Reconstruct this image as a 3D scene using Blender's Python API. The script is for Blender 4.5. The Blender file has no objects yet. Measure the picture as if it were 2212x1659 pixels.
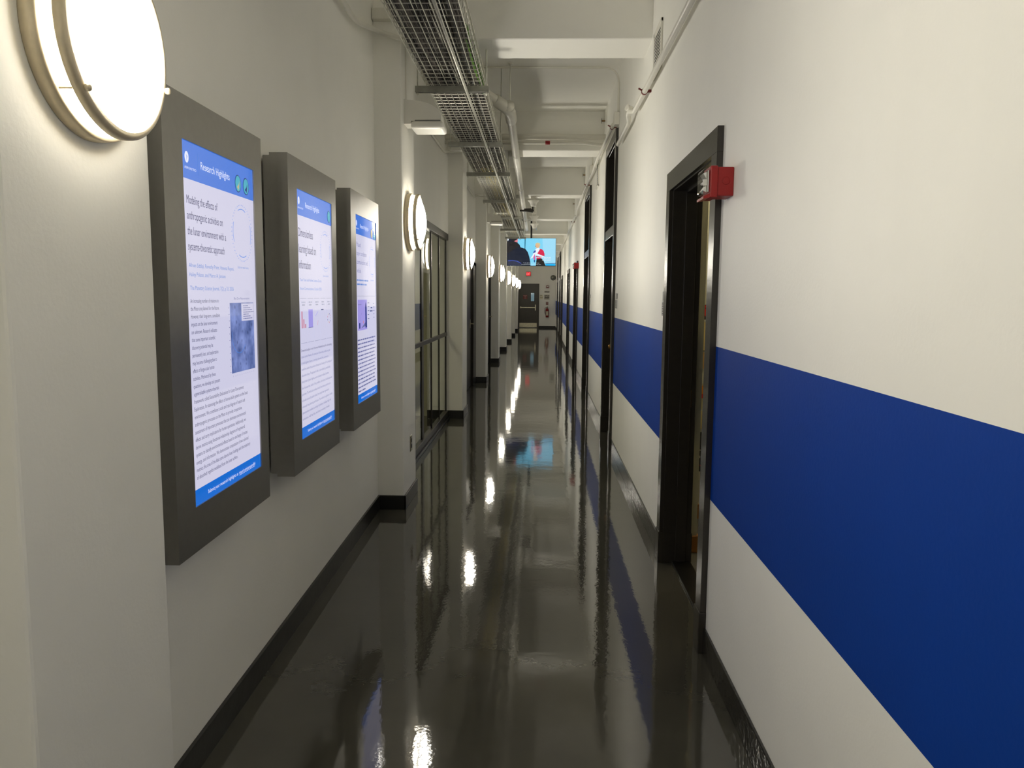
import bpy, bmesh, math, random
from mathutils import Vector, Matrix
random.seed(7)
C = bpy.context.scene.collection
S = bpy.context.scene
PI = math.pi

# ------------------------------------------------------------------ camera, world, exposure
def make_camera():
    f, yaw, pit, roll = 1671.3, .0361, -.1128, -.0082
    Rz = Matrix.Rotation(yaw, 3, 'Z'); Rx = Matrix.Rotation(pit, 3, 'X'); Ry = Matrix.Rotation(roll, 3, 'Y')
    R = Rz @ Rx @ Ry
    right, fwd, up = R.col[0], R.col[1], R.col[2]
    M = Matrix(((right.x, up.x, -fwd.x, 0), (right.y, up.y, -fwd.y, 0), (right.z, up.z, -fwd.z, 1.5), (0, 0, 0, 1)))
    cd = bpy.data.cameras.new('camera'); co = bpy.data.objects.new('camera', cd); C.objects.link(co)
    cd.sensor_fit = 'HORIZONTAL'; cd.sensor_width = 36; cd.lens = f / 2212 * 36
    cd.clip_start = .02; cd.clip_end = 200
    co.matrix_world = M
    S.camera = co
make_camera()
w = bpy.data.worlds.new('world'); S.world = w; w.use_nodes = True
w.node_tree.nodes['Background'].inputs[0].default_value = (.02, .02, .02, 1)
w.node_tree.nodes['Background'].inputs[1].default_value = .2
S.view_settings.view_transform = 'Standard'; S.view_settings.look = 'None'
S.view_settings.gamma = 1; S.view_settings.use_curve_mapping = False
S.view_settings.exposure = 0.0
S.cycles.use_denoising = True
S.cycles.max_bounces = 12; S.cycles.diffuse_bounces = 9; S.cycles.glossy_bounces = 6
LAMP = 39.0                       # emission of the round wall lamps
LAMP_COL = (1.0, .945, .82)

# ------------------------------------------------------------------ materials
def lin(c):
    return tuple(((v / 255) / 12.92 if v / 255 <= .04045 else ((v / 255 + .055) / 1.055) ** 2.4) for v in c)
MATS = {}
def mat(name, col, rough=.5, metal=0, noise=.04, nscale=12, bump=0, bscale=60, spec=.5, coat=0, emis=None, estr=0, aniso=0):
    """procedural material: base colour broken by a little noise, optional noise bump. col = sRGB 0-255"""
    if name in MATS: return MATS[name]
    m = bpy.data.materials.new(name); m.use_nodes = True
    nt = m.node_tree; b = nt.nodes['Principled BSDF']; c = lin(col)
    tc = nt.nodes.new('ShaderNodeTexCoord')
    if noise:
        n = nt.nodes.new('ShaderNodeTexNoise'); n.inputs['Scale'].default_value = nscale; n.inputs['Detail'].default_value = 4
        nt.links.new(tc.outputs['Object'], n.inputs['Vector'])
        r = nt.nodes.new('ShaderNodeValToRGB')
        r.color_ramp.elements[0].position = .3; r.color_ramp.elements[1].position = .7
        r.color_ramp.elements[0].color = tuple(v * (1 - noise) for v in c) + (1,)
        r.color_ramp.elements[1].color = tuple(min(1, v * (1 + noise)) for v in c) + (1,)
        nt.links.new(n.outputs['Fac'], r.inputs['Fac']); nt.links.new(r.outputs['Color'], b.inputs['Base Color'])
    else:
        b.inputs['Base Color'].default_value = c + (1,)
    b.inputs['Roughness'].default_value = rough; b.inputs['Metallic'].default_value = metal
    b.inputs['Specular IOR Level'].default_value = spec; b.inputs['Coat Weight'].default_value = coat
    if bump:
        n2 = nt.nodes.new('ShaderNodeTexNoise'); n2.inputs['Scale'].default_value = bscale; n2.inputs['Detail'].default_value = 3
        nt.links.new(tc.outputs['Object'], n2.inputs['Vector'])
        bp = nt.nodes.new('ShaderNodeBump'); bp.inputs['Strength'].default_value = bump; bp.inputs['Distance'].default_value = .01
        nt.links.new(n2.outputs['Fac'], bp.inputs['Height']); nt.links.new(bp.outputs['Normal'], b.inputs['Normal'])
    if emis is not None:
        b.inputs['Emission Color'].default_value = lin(emis) + (1,); b.inputs['Emission Strength'].default_value = estr
    MATS[name] = m
    return m

WALL = mat('wall_paint', (244, 243, 237), .55, noise=.015, nscale=3, bump=.06, bscale=90)
CEIL = mat('ceiling_paint', (244, 243, 237), .7, noise=.02, nscale=2, bump=.05, bscale=60)
BLUE = mat('blue_paint', (2, 58, 150), .6, noise=.03, nscale=3, bump=.05, bscale=90, spec=.2)
BASE = mat('black_rubber_base', (26, 26, 24), .3, noise=.1, nscale=20, bump=.08, bscale=25)
BASE_R = mat('black_painted_base', (30, 29, 26), .16, noise=.1, nscale=20, bump=.35, bscale=22)
CASE = mat('black_gloss_paint', (44, 41, 36), .24, noise=.06, nscale=30, bump=.05, bscale=70)
LEAF = mat('black_door_paint', (19, 18, 16), .28, noise=.06, nscale=20)
FRAME = mat('black_satin_metal', (148, 146, 142), .36, metal=.85, noise=.03, nscale=40, spec=.6)
DARKMET = mat('dark_bronze_metal', (38, 34, 30), .3, metal=.3, noise=.05)
GALV = mat('galvanised_steel', (206, 205, 194), .42, metal=.45, noise=.12, nscale=30)
GALVD = mat('dull_galvanised_steel', (150, 150, 141), .45, metal=.3, noise=.2, nscale=14)
NICKEL = mat('brushed_nickel', (206, 194, 168), .5, metal=.55, noise=.05, nscale=60)
WPAINT = mat('white_pipe_paint', (226, 224, 214), .4, noise=.02, bump=.03)
WPLAST = mat('white_plastic', (232, 230, 222), .35, noise=.01)
GPLAST = mat('grey_plastic', (120, 122, 120), .4, noise=.03)
REDP = mat('red_alarm_paint', (146, 24, 26), .4, noise=.03, nscale=25, spec=.4)
REDD = mat('dark_red_plastic', (110, 26, 24), .45, noise=.05)
BRASS = mat('worn_brass', (150, 112, 58), .35, metal=.9, noise=.15, nscale=40)
STEEL = mat('brushed_stainless', (190, 184, 160), .28, metal=1, noise=.12, nscale=12)
CHROME = mat('chrome', (225, 225, 222), .06, metal=1, noise=.0)
GREYDOOR = mat('grey_door_paint', (72, 68, 60), .4, noise=.04, nscale=6)
BLACKP = mat('black_plastic', (16, 16, 16), .35, noise=.03)
CARPET = mat('grey_carpet', (92, 88, 78), .95, noise=.4, nscale=220, bump=.5, bscale=300)
WOOD = mat('honey_wood', (176, 118, 48), .45, noise=.18, nscale=9)
INTW = mat('room_paint', (206, 204, 184), .6, noise=.02)
PAPER = mat('paper', (228, 222, 198), .7, noise=.03)
INK = mat('grey_ink', (70, 68, 66), .7, noise=.03)

def floor_material():
    m = bpy.data.materials.new('glossy_epoxy'); m.use_nodes = True
    nt = m.node_tree; b = nt.nodes['Principled BSDF']; N = nt.nodes.new; L = nt.links.new
    tc = N('ShaderNodeTexCoord')
    n = N('ShaderNodeTexNoise'); n.inputs['Scale'].default_value = 2.2; n.inputs['Detail'].default_value = 5
    L(tc.outputs['Object'], n.inputs['Vector'])
    r = N('ShaderNodeValToRGB'); r.color_ramp.elements[0].position = .3; r.color_ramp.elements[1].position = .72
    r.color_ramp.elements[0].color = (.049, .0465, .036, 1); r.color_ramp.elements[1].color = (.066, .0625, .049, 1)
    L(n.outputs['Fac'], r.inputs['Fac']); L(r.outputs['Color'], b.inputs['Base Color'])
    b.inputs['Roughness'].default_value = .045; b.inputs['IOR'].default_value = 1.65
    # orange peel, roller waves and a few scratches
    n1 = N('ShaderNodeTexNoise'); n1.inputs['Scale'].default_value = 55; n1.inputs['Detail'].default_value = 2
    n2 = N('ShaderNodeTexNoise'); n2.inputs['Scale'].default_value = 5.5; n2.inputs['Detail'].default_value = 2
    n3 = N('ShaderNodeTexNoise'); n3.inputs['Scale'].default_value = 1.0; n3.inputs['Detail'].default_value = 4
    mp = N('ShaderNodeMapping'); mp.inputs['Scale'].default_value = (160, 6, 1); mp.inputs['Rotation'].default_value = (0, 0, .5)
    for q in (n1, n2): L(tc.outputs['Object'], q.inputs['Vector'])
    L(tc.outputs['Object'], mp.inputs['Vector']); L(mp.outputs['Vector'], n3.inputs['Vector'])
    a = N('ShaderNodeMath'); a.operation = 'MULTIPLY'; a.inputs[1].default_value = .095; L(n1.outputs['Fac'], a.inputs[0])
    a2 = N('ShaderNodeMath'); a2.operation = 'MULTIPLY_ADD'; a2.inputs[1].default_value = .45
    L(n2.outputs['Fac'], a2.inputs[0]); L(a.outputs[0], a2.inputs[2])
    bp = N('ShaderNodeBump'); bp.inputs['Strength'].default_value = .20; bp.inputs['Distance'].default_value = .0075
    L(a2.outputs[0], bp.inputs['Height']); L(bp.outputs['Normal'], b.inputs['Normal'])
    return m
FLOOR = floor_material()

def glass_material(name, tint=(1, 1, 1), ior=1.5):
    m = bpy.data.materials.new(name); m.use_nodes = True
    nt = m.node_tree; nt.nodes.clear(); N = nt.nodes.new; L = nt.links.new
    o = N('ShaderNodeOutputMaterial'); mx = N('ShaderNodeMixShader'); fr = N('ShaderNodeFresnel'); fr.inputs['IOR'].default_value = ior
    t = N('ShaderNodeBsdfTransparent'); t.inputs[0].default_value = tint + (1,); g = N('ShaderNodeBsdfGlossy'); g.inputs['Roughness'].default_value = .01
    ge = N('ShaderNodeNewGeometry'); ou = N('ShaderNodeMath'); ou.operation = 'SUBTRACT'; ou.inputs[0].default_value = 1; L(ge.outputs['Backfacing'], ou.inputs[1])
    mu = N('ShaderNodeMath'); mu.operation = 'MULTIPLY'; L(fr.outputs[0], mu.inputs[0]); L(ou.outputs[0], mu.inputs[1]); L(mu.outputs[0], mx.inputs[0]); L(t.outputs[0], mx.inputs[1]); L(g.outputs[0], mx.inputs[2]); L(mx.outputs[0], o.inputs[0])
    return m
GLASS = glass_material('clear_glass', (.93, .96, .93))
GLASSD = glass_material('smoked_glass', (.25, .25, .24))
CLEAR = glass_material('clear_lens', (.92, .92, .93), 1.45)

def emit(name, col, s=1.0, gloss=True):
    """something that gives off light: lamp diffusers, lit screens, the glowing door pane"""
    if name in MATS: return MATS[name]
    m = bpy.data.materials.new(name); m.use_nodes = True
    b = m.node_tree.nodes['Principled BSDF']
    b.inputs['Base Color'].default_value = (.01, .01, .01, 1); b.inputs['Roughness'].default_value = .05 if gloss else .5
    b.inputs['Emission Color'].default_value = lin(col) + (1,); b.inputs['Emission Strength'].default_value = s
    if not gloss: b.inputs['Specular IOR Level'].default_value = .1
    MATS[name] = m
    return m
def lamp_material(name, s):
    m = bpy.data.materials.new(name); m.use_nodes = True
    b = m.node_tree.nodes['Principled BSDF']; b.inputs['Base Color'].default_value = (.8, .8, .78, 1)
    b.inputs['Roughness'].default_value = .3
    b.inputs['Emission Color'].default_value = LAMP_COL + (1,); b.inputs['Emission Strength'].default_value = s
    return m
DIFF = lamp_material('lit_diffuser', LAMP); DIFF_SIDE = lamp_material('lit_diffuser_side', LAMP * .42)

# ------------------------------------------------------------------ mesh helpers
def nb(): return bmesh.new()
def box(bm, lo, hi, bev=0, seg=2, mi=0):
    g = bmesh.ops.create_cube(bm, size=1); vs = g['verts']
    for v in vs:
        v.co = Vector(((lo[i] + hi[i]) / 2 + v.co[i] * (hi[i] - lo[i]) for i in range(3)))
    fs = set(f for v in vs for f in v.link_faces)
    for f in fs: f.material_index = mi
    if bev:
        es = list({e for v in vs for e in v.link_edges})
        bmesh.ops.bevel(bm, geom=es, offset=bev, segments=seg, affect='EDGES', profile=.5)
    return bm
def prism(bm, poly, axis, a, b, mi=0):
    """poly = list of 2D points; extruded from a to b along axis ('x': poly is (y,z); 'y': (x,z); 'z': (x,y))"""
    def P(p, t): return {'x': (t, p[0], p[1]), 'y': (p[0], t, p[1]), 'z': (p[0], p[1], t)}[axis]
    A = [bm.verts.new(P(p, a)) for p in poly]; B = [bm.verts.new(P(p, b)) for p in poly]; n = len(poly)
    fs = [bm.faces.new(A), bm.faces.new(B[::-1])] + [bm.faces.new((A[i], B[i], B[(i + 1) % n], A[(i + 1) % n])) for i in range(n)]
    for f in fs: f.material_index = mi
    bmesh.ops.recalc_face_normals(bm, faces=fs)
    return bm
def fillet(pts, r=.08, n=6):
    pts = [Vector(p) for p in pts]; out = [pts[0]]
    for i in range(1, len(pts) - 1):
        a, b, c = pts[i - 1], pts[i], pts[i + 1]
        d1 = (a - b); d2 = (c - b); k = min(r, d1.length * .49, d2.length * .49)
        p, q = b + d1.normalized() * k, b + d2.normalized() * k
        for j in range(n + 1):
            t = j / n; out.append(p * (1 - t) ** 2 + b * 2 * t * (1 - t) + q * t * t)
    out.append(pts[-1]); return out
def tube(bm, pts, r, n=10, mi=0, caps=True):
    pts = [Vector(p) for p in pts]; rings = []; up = None
    for i, p in enumerate(pts):
        t = (pts[min(i + 1, len(pts) - 1)] - pts[max(i - 1, 0)]).normalized()
        if up is None: up = Vector((0, 0, 1)) if abs(t.z) < .9 else Vector((1, 0, 0))
        s = t.cross(up).normalized(); up = s.cross(t).normalized()
        rr = r[i] if isinstance(r, (list, tuple)) else r
        rings.append([bm.verts.new(p + (s * math.cos(2 * PI * k / n) + up * math.sin(2 * PI * k / n)) * rr) for k in range(n)])
    fs = []
    for a, b in zip(rings, rings[1:]):
        for k in range(n): fs.append(bm.faces.new((a[k], a[(k + 1) % n], b[(k + 1) % n], b[k])))
    for f in fs: f.smooth = n > 5
    if caps: fs += [bm.faces.new(rings[0][::-1]), bm.faces.new(rings[-1])]
    for f in fs: f.material_index = mi
    return bm
def lathe(bm, prof, n=40, axis='y', c=(0, 0, 0), mi=0, smooth=True):
    """prof = [(radius, distance along axis)]; for 'y' the distance runs towards -y (out of the wall)"""
    c = Vector(c); rings = []
    for r, d in prof:
        if r < 1e-6:
            p = Vector((0, -d, 0)) if axis == 'y' else Vector((0, 0, d)); rings.append([bm.verts.new(c + p)]); continue
        ring = []
        for k in range(n):
            a = 2 * PI * k / n
            p = Vector((r * math.cos(a), -d, r * math.sin(a))) if axis == 'y' else Vector((r * math.cos(a), r * math.sin(a), d))
            ring.append(bm.verts.new(c + p))
        rings.append(ring)
    fs = []
    for a, b in zip(rings, rings[1:]):
        for k in range(n):
            k2 = (k + 1) % n
            if len(a) == 1 and len(b) == 1: continue
            if len(a) == 1: fs.append(bm.faces.new((a[0], b[k2], b[k])))
            elif len(b) == 1: fs.append(bm.faces.new((a[k], a[k2], b[0])))
            else: fs.append(bm.faces.new((a[k], a[k2], b[k2], b[k])))
    for f in fs: f.smooth = smooth; f.material_index = mi
    bmesh.ops.recalc_face_normals(bm, faces=fs)
    return bm
def ellipse(bm, cx, cz, rx, rz, y, mi=0, n=28):
    f = bm.faces.new([bm.verts.new((cx + rx * math.cos(2 * PI * k / n), y, cz + rz * math.sin(2 * PI * k / n))) for k in range(n)])
    f.material_index = mi; return bm
def flat(bm, pts, y, mi=0):
    f = bm.faces.new([bm.verts.new((p[0], y, p[1])) for p in pts]); f.material_index = mi
    if f.normal.length == 0: f.normal_update()
    if f.normal.y > 0: f.normal_flip()
    return bm
def rect(bm, x0, x1, z0, z1, y, mi=0): return flat(bm, [(x0, z0), (x1, z0), (x1, z1), (x0, z1)], y, mi)
def arc(bm, cx, cz, r, a0, a1, wd, y, mi=0, n=16):
    for k in range(n):
        t0, t1 = a0 + (a1 - a0) * k / n, a0 + (a1 - a0) * (k + 1) / n
        flat(bm, [(cx + r * math.cos(t0), cz + r * math.sin(t0)), (cx + (r + wd) * math.cos(t0), cz + (r + wd) * math.sin(t0)),
                  (cx + (r + wd) * math.cos(t1), cz + (r + wd) * math.sin(t1)), (cx + r * math.cos(t1), cz + r * math.sin(t1))], y, mi)
def text(bm, s, x, z, size, y=0., xs=1., mi=0, align='LEFT', width=None, res=2, bold=0):
    """lettering facing -y: left end (or centre) at x, baseline at z"""
    cu = bpy.data.curves.new('t', 'FONT'); cu.body = s; cu.size = size; cu.resolution_u = res; cu.align_x = 'LEFT'; cu.offset = bold
    ob = bpy.data.objects.new('t', cu); C.objects.link(ob)
    dg = bpy.context.evaluated_depsgraph_get(); me = bpy.data.meshes.new_from_object(ob.evaluated_get(dg))
    if me.vertices:
        x0 = min(v.co.x for v in me.vertices); x1 = max(v.co.x for v in me.vertices)
        if width: xs = width / max(1e-6, x1 - x0)
        off = x - (x0 * xs if align == 'LEFT' else (x0 + x1) / 2 * xs)
        vs = [bm.verts.new((v.co.x * xs + off, y, v.co.y + z)) for v in me.vertices]
        for p in me.polygons:
            try:
                f = bm.faces.new([vs[i] for i in p.vertices]); f.material_index = mi
            except ValueError: pass
    bpy.data.objects.remove(ob); bpy.data.curves.remove(cu); bpy.data.meshes.remove(me)
    return bm
def words(bm, x0, x1, z, h, y, mi=0, rnd=random):
    """a line of print too small to read: short bars"""
    x = x0
    while x < x1 - h:
        wl = min(rnd.uniform(1.2, 5.5) * h, x1 - x)
        rect(bm, x, x + wl, z, z + h * .55, y, mi); x += wl + h * .55

# ------------------------------------------------------------------ object helpers
def obj(name, bm, mats, parent=None, label=None):
    me = bpy.data.meshes.new(name); bm.to_mesh(me); bm.free()
    for m in (mats if isinstance(mats, (list, tuple)) else [mats]): me.materials.append(m)
    o = bpy.data.objects.new(name, me); C.objects.link(o)
    if parent: o.parent = parent
    if label: o['label'] = label
    return o
def tag(o, label, cat, group=None, kind=None):
    o['label'] = label; o['category'] = cat
    if group: o['group'] = group
    if kind: o['kind'] = kind
    return o
def thing(name, label, cat, loc=(0, 0, 0), rz=0, group=None, kind=None):
    o = bpy.data.objects.new(name, None); C.objects.link(o); o.empty_display_size = .1
    o.location = loc; o.rotation_euler = (0, 0, rz)
    return tag(o, label, cat, group, kind)
def dup(root, loc, label, group=None, rz=None):
    r = root.copy(); C.objects.link(r); r.location = loc; r['label'] = label
    if rz is not None: r.rotation_euler = (0, 0, rz)
    if group: r['group'] = group
    for ch in list(root.children):
        c = ch.copy(); C.objects.link(c); c.parent = r
        for g in ch.children:
            d = g.copy(); C.objects.link(d); d.parent = c
    return r
FL, FR, FE = PI / 2, -PI / 2, 0          # built facing -y; turned to face +x (left wall), -x (right wall), or left as is (end wall)
def struct(name, bm, mats, label, cat): return tag(obj(name, bm, mats), label, cat, kind='structure')

# ------------------------------------------------------------------ the setting
YB, YE = -8.0, 37.4
XR = .713
WB = .868                          # back of the right wall
ZC, ZB = 3.63, 3.19
PN = [-6.65, -2.63, 1.345, 5.30, 9.40, 13.42, 17.45, 21.47, 25.45, 29.5, 33.5]       # near faces of the columns on the left
PX = [-.945, -.945, -.945, -.945, -.945, -.945, -.945, -.955, -.965, -.98, -.99]      # their corridor faces
PW = [.53] * 11; PW[3] = .51
b = nb(); box(b, (-1.5, YB, -.1), (WB, YE + .1, 0))
struct('floor', b, FLOOR, 'dark brown glossy epoxy floor of the corridor with wavy reflections', 'floor')
b = nb(); box(b, (-1.6, YB, ZC), (.95, YE + .1, ZC + .1))
for yb in (-6.6, -2.6, 1.36, 5.34, 9.27, 13.25, 17.3, 21.3, 25.3, 29.3, 33.3):
    box(b, (-1.5, yb, ZB), (XR + .02, yb + .42, ZC + .01), .006, 1)
struct('ceiling', b, CEIL, 'off-white ceiling crossed by deep beams', 'ceiling')

RX = lambda y: -1.07 - (y - 1.9) * .0125 if y < 5.3 else -1.13
b = nb()
for i, (y, x, wd) in enumerate(zip(PN, PX, PW)):
    back = -1.384 if i in (3, 4) else -1.3
    box(b, (back, y, 0), (x, y + wd, ZC), .008, 2)
# wall panels between the columns (the bay with the glass partition keeps only its upper wall)
prism(b, [(RX(1.8), 1.8), (RX(5.35), 5.35), (-1.45, 5.35), (-1.45, 1.8)], 'z', 0, ZC)
for i in range(len(PN)):
    y0 = PN[i] + PW[i] - .05; y1 = (PN[i + 1] + .05) if i + 1 < len(PN) else YE
    if i == 2: continue
    if i == 3: box(b, (-1.25, y0, 2.235), (-1.12, y1, ZC)); continue
    if i == 4:
        box(b, (-1.3, y0, 0), (-1.13, 11.5, ZC)); box(b, (-1.3, 11.4, 2.06), (-1.13, y1, ZC)); continue
    if i == 5:
        box(b, (-1.3, y0, 0), (-1.13, 15.95, ZC)); box(b, (-1.3, 15.8, 2.02), (-1.13, y1, ZC)); continue
    box(b, (-1.3, y0, 0), (-1.13, y1, ZC))
box(b, (-1.3, YB, 0), (-1.13, PN[0] + .05, ZC))
struct('wall_left', b, WALL, 'off-white left wall of square columns with recessed bays between', 'wall')

# right wall: white with a wide blue band, door openings cut out
DR = [(3.165, 4.40, 2.175, False), (7.53, 8.68, 3.085, True), (11.40, 12.72, 3.10, True), (15.08, 16.55, 2.19, False),
      (19.3, 20.75, 2.19, False), (25.3, 26.9, 2.19, False), (28.2, 29.8, 3.12, True), (32.0, 33.6, 3.12, True)]
CW = .10
Z1, Z2 = .668, 1.305
b = nb()
def rwall(y0, y1, z0=0.0):
    for za, zb, mi in ((0, Z2 - (Z2 - Z1), 0), (Z1, Z2, 1), (Z2, ZC, 0)):
        a = max(za, z0)
        if a < zb: box(b, (XR, y0, a), (WB, y1, zb), mi=mi)
yy = YB
for (y0, y1, zt, tr) in DR:
    rwall(yy, y0 + .02); rwall(y0 + .02, y1 - .02, zt - .02); yy = y1 - .02
rwall(yy, YE + .1)
struct('wall_right', b, [WALL, BLUE], 'white right wall with a wide royal blue band at waist height', 'wall')
b = nb(); box(b, (-1.5, YE, 0), (.95, YE + .12, ZC)); struct('wall_end', b, WALL, 'off-white end wall of the corridor around the grey exit door', 'wall')
b = nb(); box(b, (-1.5, YB - .1, 0), (.95, YB, ZC)); struct('wall_back', b, WALL, 'off-white wall closing the corridor behind the viewpoint', 'wall')

# baseboards
def baseb(bm, x0, x1, y0, y1, h):
    box(bm, (x0, y0, 0), (x1, y1, h), .003, 2)
b = nb(); T = .013; H = .1
for i in range(len(PN)):
    y, x, wd = PN[i], PX[i], PW[i]
    ye = (PN[i + 1]) if i + 1 < len(PN) else YE
    rx = RX(y)
    lf = -1.384 if i == 4 else (RX(5.3) if i == 3 else -1.13)
    if i == 2: lf = -1.13
    baseb(b, lf, x + T, y - T, y, H); baseb(b, x, x + T, y - T, y + wd + T, H); baseb(b, -1.13, x + T, y + wd, y + wd + T, H)
    if i == 2:
        prism(b, [(RX(1.87), 1.87), (RX(5.3), 5.3), (RX(5.3) + T, 5.3), (RX(1.87) + T, 1.87)], 'z', 0, H)
    elif i == 3: pass
    elif i == 4: baseb(b, -1.13, -1.13 + T, y + wd, 11.5, H)
    elif i == 5: baseb(b, -1.13, -1.13 + T, y + wd, 15.95, H)
    else: baseb(b, -1.13, -1.13 + T, y + wd, ye, H)
struct('baseboard_left', b, BASE, 'black baseboard following the columns and bays of the left wall', 'baseboard')
b = nb(); yy = YB
for (y0, y1, zt, tr) in DR:
    baseb(b, XR - .012, XR, yy, y0, .115); yy = y1
baseb(b, XR - .012, XR, yy, YE, .115)
struct('baseboard_right', b, BASE_R, 'glossy black baseboard along the right wall between doors', 'baseboard')
b = nb(); baseb(b, -.09, XR, YE - .012, YE, .1)
struct('baseboard_end', b, BASE, 'black baseboard on the end wall right of the exit door', 'baseboard')

# ---- doors on the right (cased openings in a thick wall)
ORD = ['open', 'second', 'third', 'fourth', 'fifth', 'sixth', 'seventh', 'eighth']
for i, (y0, y1, zt, tall) in enumerate(DR):
    lab = ['black door casing of the open doorway beside the near red fire alarm',
           'tall black door with a transom, first door beyond the open doorway on the right',
           'tall black door with a transom, second beyond the open doorway on the right',
           'black door under the farther red fire alarm on the right wall',
           'black door just beyond the farther red fire alarm on the right',
           'short black door, second beyond the farther red fire alarm on the right',
           'nearer of the two tall black doors at the far end of the right wall',
           'farthest tall black door on the right, next to the end wall'][i]
    d = thing('door_%d' % (i + 1), lab, 'door', (0, (y0 + y1) / 2, 0), 0, kind='structure')
    c = (y0 + y1) / 2; a0, a1 = y0 - c, y1 - c
    xf, xb = .688, WB
    b = nb()
    for (p, q) in ((a0, a0 + CW), (a1 - CW, a1)):
        box(b, (xf, p, .18), (xf + .03, q, zt - CW), .001, 1)
        box(b, (xf - .006, p - .004, 0), (xf + .03, q + .004, .18), .004, 2)       # plinth blocks
    box(b, (xf, a0, zt - CW), (xf + .03, a1, zt), .001, 1)
    obj('door_casing', b, CASE, d)
    b = nb()
    for s, (p, q) in ((1, (a0 + .02, a0 + CW + .004)), (-1, (a1 - CW - .004, a1 - .02))):
        box(b, (xf + .02, p, 0), (xb, q, zt - .02), .003, 1)
        m = q if s == 1 else p
        box(b, (xf + .09, min(m, m + s * .012), 0), (xf + .15, max(m, m + s * .012), zt - CW), .002, 1)   # door stop
        box(b, (xf + .0, min(m, m + s * .004), 0), (xb + .004, max(m, m + s * .004), .175), .002, 1)
    box(b, (xf + .02, a0 + .02, zt - CW - .004), (xb, a1 - .02, zt - .02), .003, 1)
    box(b, (xf + .09, a0 + CW, zt - CW - .016), (xf + .15, a1 - CW, zt - CW), .002, 1)
    obj('jamb', b, CASE, d)
    if tall:
        b = nb(); box(b, (xf + .004, a0 + CW - .01, 2.10), (xb - .03, a1 - CW + .01, 2.20), .004, 2); obj('transom_bar', b, CASE, d)
        b = nb(); box(b, (.82, a0 + CW, 2.19), (.825, a1 - CW, zt - CW)); obj('transom_pane', b, GLASSD, d)
        b = nb(); box(b, (.848, a0 + CW, 2.19), (.866, a1 - CW, zt - CW)); obj('transom_backing', b, LEAF, d)
    if i > 0:
        zt2 = 2.10 if tall else zt - CW - .004
        b = nb(); box(b, (.822, a0 + CW + .006, .012), (.866, a1 - CW - .006, zt2 - .004), .003, 1)
        lf = obj('door_leaf', b, LEAF, d)
        b = nb(); lathe(b, [(.0, .0), (.03, 0), (.03, .008), (.011, .01), (.011, .04), (.026, .05), (.029, .062), (.018, .075), (0, .078)], 18)
        for v in b.verts: v.co = Vector((.822 + v.co.y, a1 - CW - .07 + v.co.x, .96 + v.co.z))
        obj('door_knob', b, BRASS, lf)
    else:
        b = nb(); box(b, (.872, a0 + CW + .01, .012), (1.84, a0 + CW + .055, zt - CW - .02), .003, 1)
        obj('door_leaf', b, LEAF, d)
        # strike and lock plates let into the far jamb
        yj = a1 - CW - .004
        b = nb(); box(b, (.812, yj - .003, 1.085), (.835, yj, 1.122), .001, 1); box(b, (.819, yj - .0045, 1.094), (.828, yj - .002, 1.112), mi=1)
        obj('strike_plate', b, [BRASS, BLACKP], d)
        b = nb(); box(b, (.806, yj - .003, .895), (.843, yj, .99), .001, 1); box(b, (.815, yj - .0045, .925), (.834, yj - .002, .955), mi=1)
        obj('lock_plate', b, [mat('dark_brass', (92, 62, 34), .4, metal=.8, noise=.2, nscale=40), BLACKP], d)
        b = nb(); box(b, (.76, a0 + CW, 0), (WB, a1 - CW, .012), .004, 1); obj('threshold', b, LEAF, d)

# ---- the room behind the open doorway
b = nb(); box(b, (WB, 2.2, -.1), (3.2, 5.4, .004)); struct('floor', b, CARPET, 'grey ribbed carpet in the room behind the open doorway', 'floor')
b = nb(); box(b, (WB, 4.48, 0), (.937, 5.2, 2.9)); box(b, (WB, 5.2, 0), (3.2, 5.3, 2.9)); box(b, (3.2, 2.2, 0), (3.3, 5.3, 2.9)); box(b, (WB, 2.2, 0), (3.2, 2.3, 2.9))
struct('wall_room', b, INTW, 'cream wall inside the room seen through the open doorway', 'wall')
b = nb(); box(b, (WB, 2.2, 2.8), (3.2, 5.3, 2.9)); struct('ceiling', b, CEIL, 'ceiling of the room behind the open doorway', 'ceiling')
b = nb(); box(b, (WB, 4.465, 0), (.95, 4.48, .105), .003, 1); box(b, (.95, 5.185, 0), (3.2, 5.2, .105), .003, 1); box(b, (.937, 4.47, 0), (.95, 5.2, .105), .003, 1)
struct('baseboard_room', b, WOOD, 'honey coloured wooden baseboard seen through the open doorway', 'baseboard')
t = thing('ceiling_light', 'lit ceiling panel in the room behind the open doorway', 'light', (1.6, 4.86, 2.8))
b = nb(); box(b, (-.32, -.3, -.03), (.32, .3, 0), .005, 1); obj('housing', b, WPLAST, t)
b = nb(); box(b, (-.28, -.28, -.036), (.28, .28, -.028)); obj('diffuser', b, emit('room_light', (255, 238, 200), 13, False), t)
def poster(z0, z1, cols, lab, drawing=None):
    t = thing('poster', lab, 'poster', (1.3, 5.2, (z0 + z1) / 2), 0)
    h = (z1 - z0) / 2
    b = nb(); box(b, (-.34, -.004, -h), (.34, 0, h)); obj('sheet', b, mat('poster_%d_%d_%d' % cols, cols, .6, noise=.05, nscale=20), t)
    if drawing:
        b = nb(); drawing(b, h); obj('print', b, [mat('print_red', (200, 44, 30), .6), mat('print_black', (30, 26, 24), .6), mat('print_orange', (226, 140, 40), .6), mat('print_white', (222, 218, 200), .6), mat('print_blue', (70, 110, 130), .6)], t)
def d1(b, h):
    rect(b, -.34, .34, h - .02, h - .004, -.005, 0)
    flat(b, [(-.25, .03), (-.19, .03), (-.14, -.03), (-.2, -.03)], -.006, 0); rect(b, -.34, .34, -h, -h + .012, -.005, 3)
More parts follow.
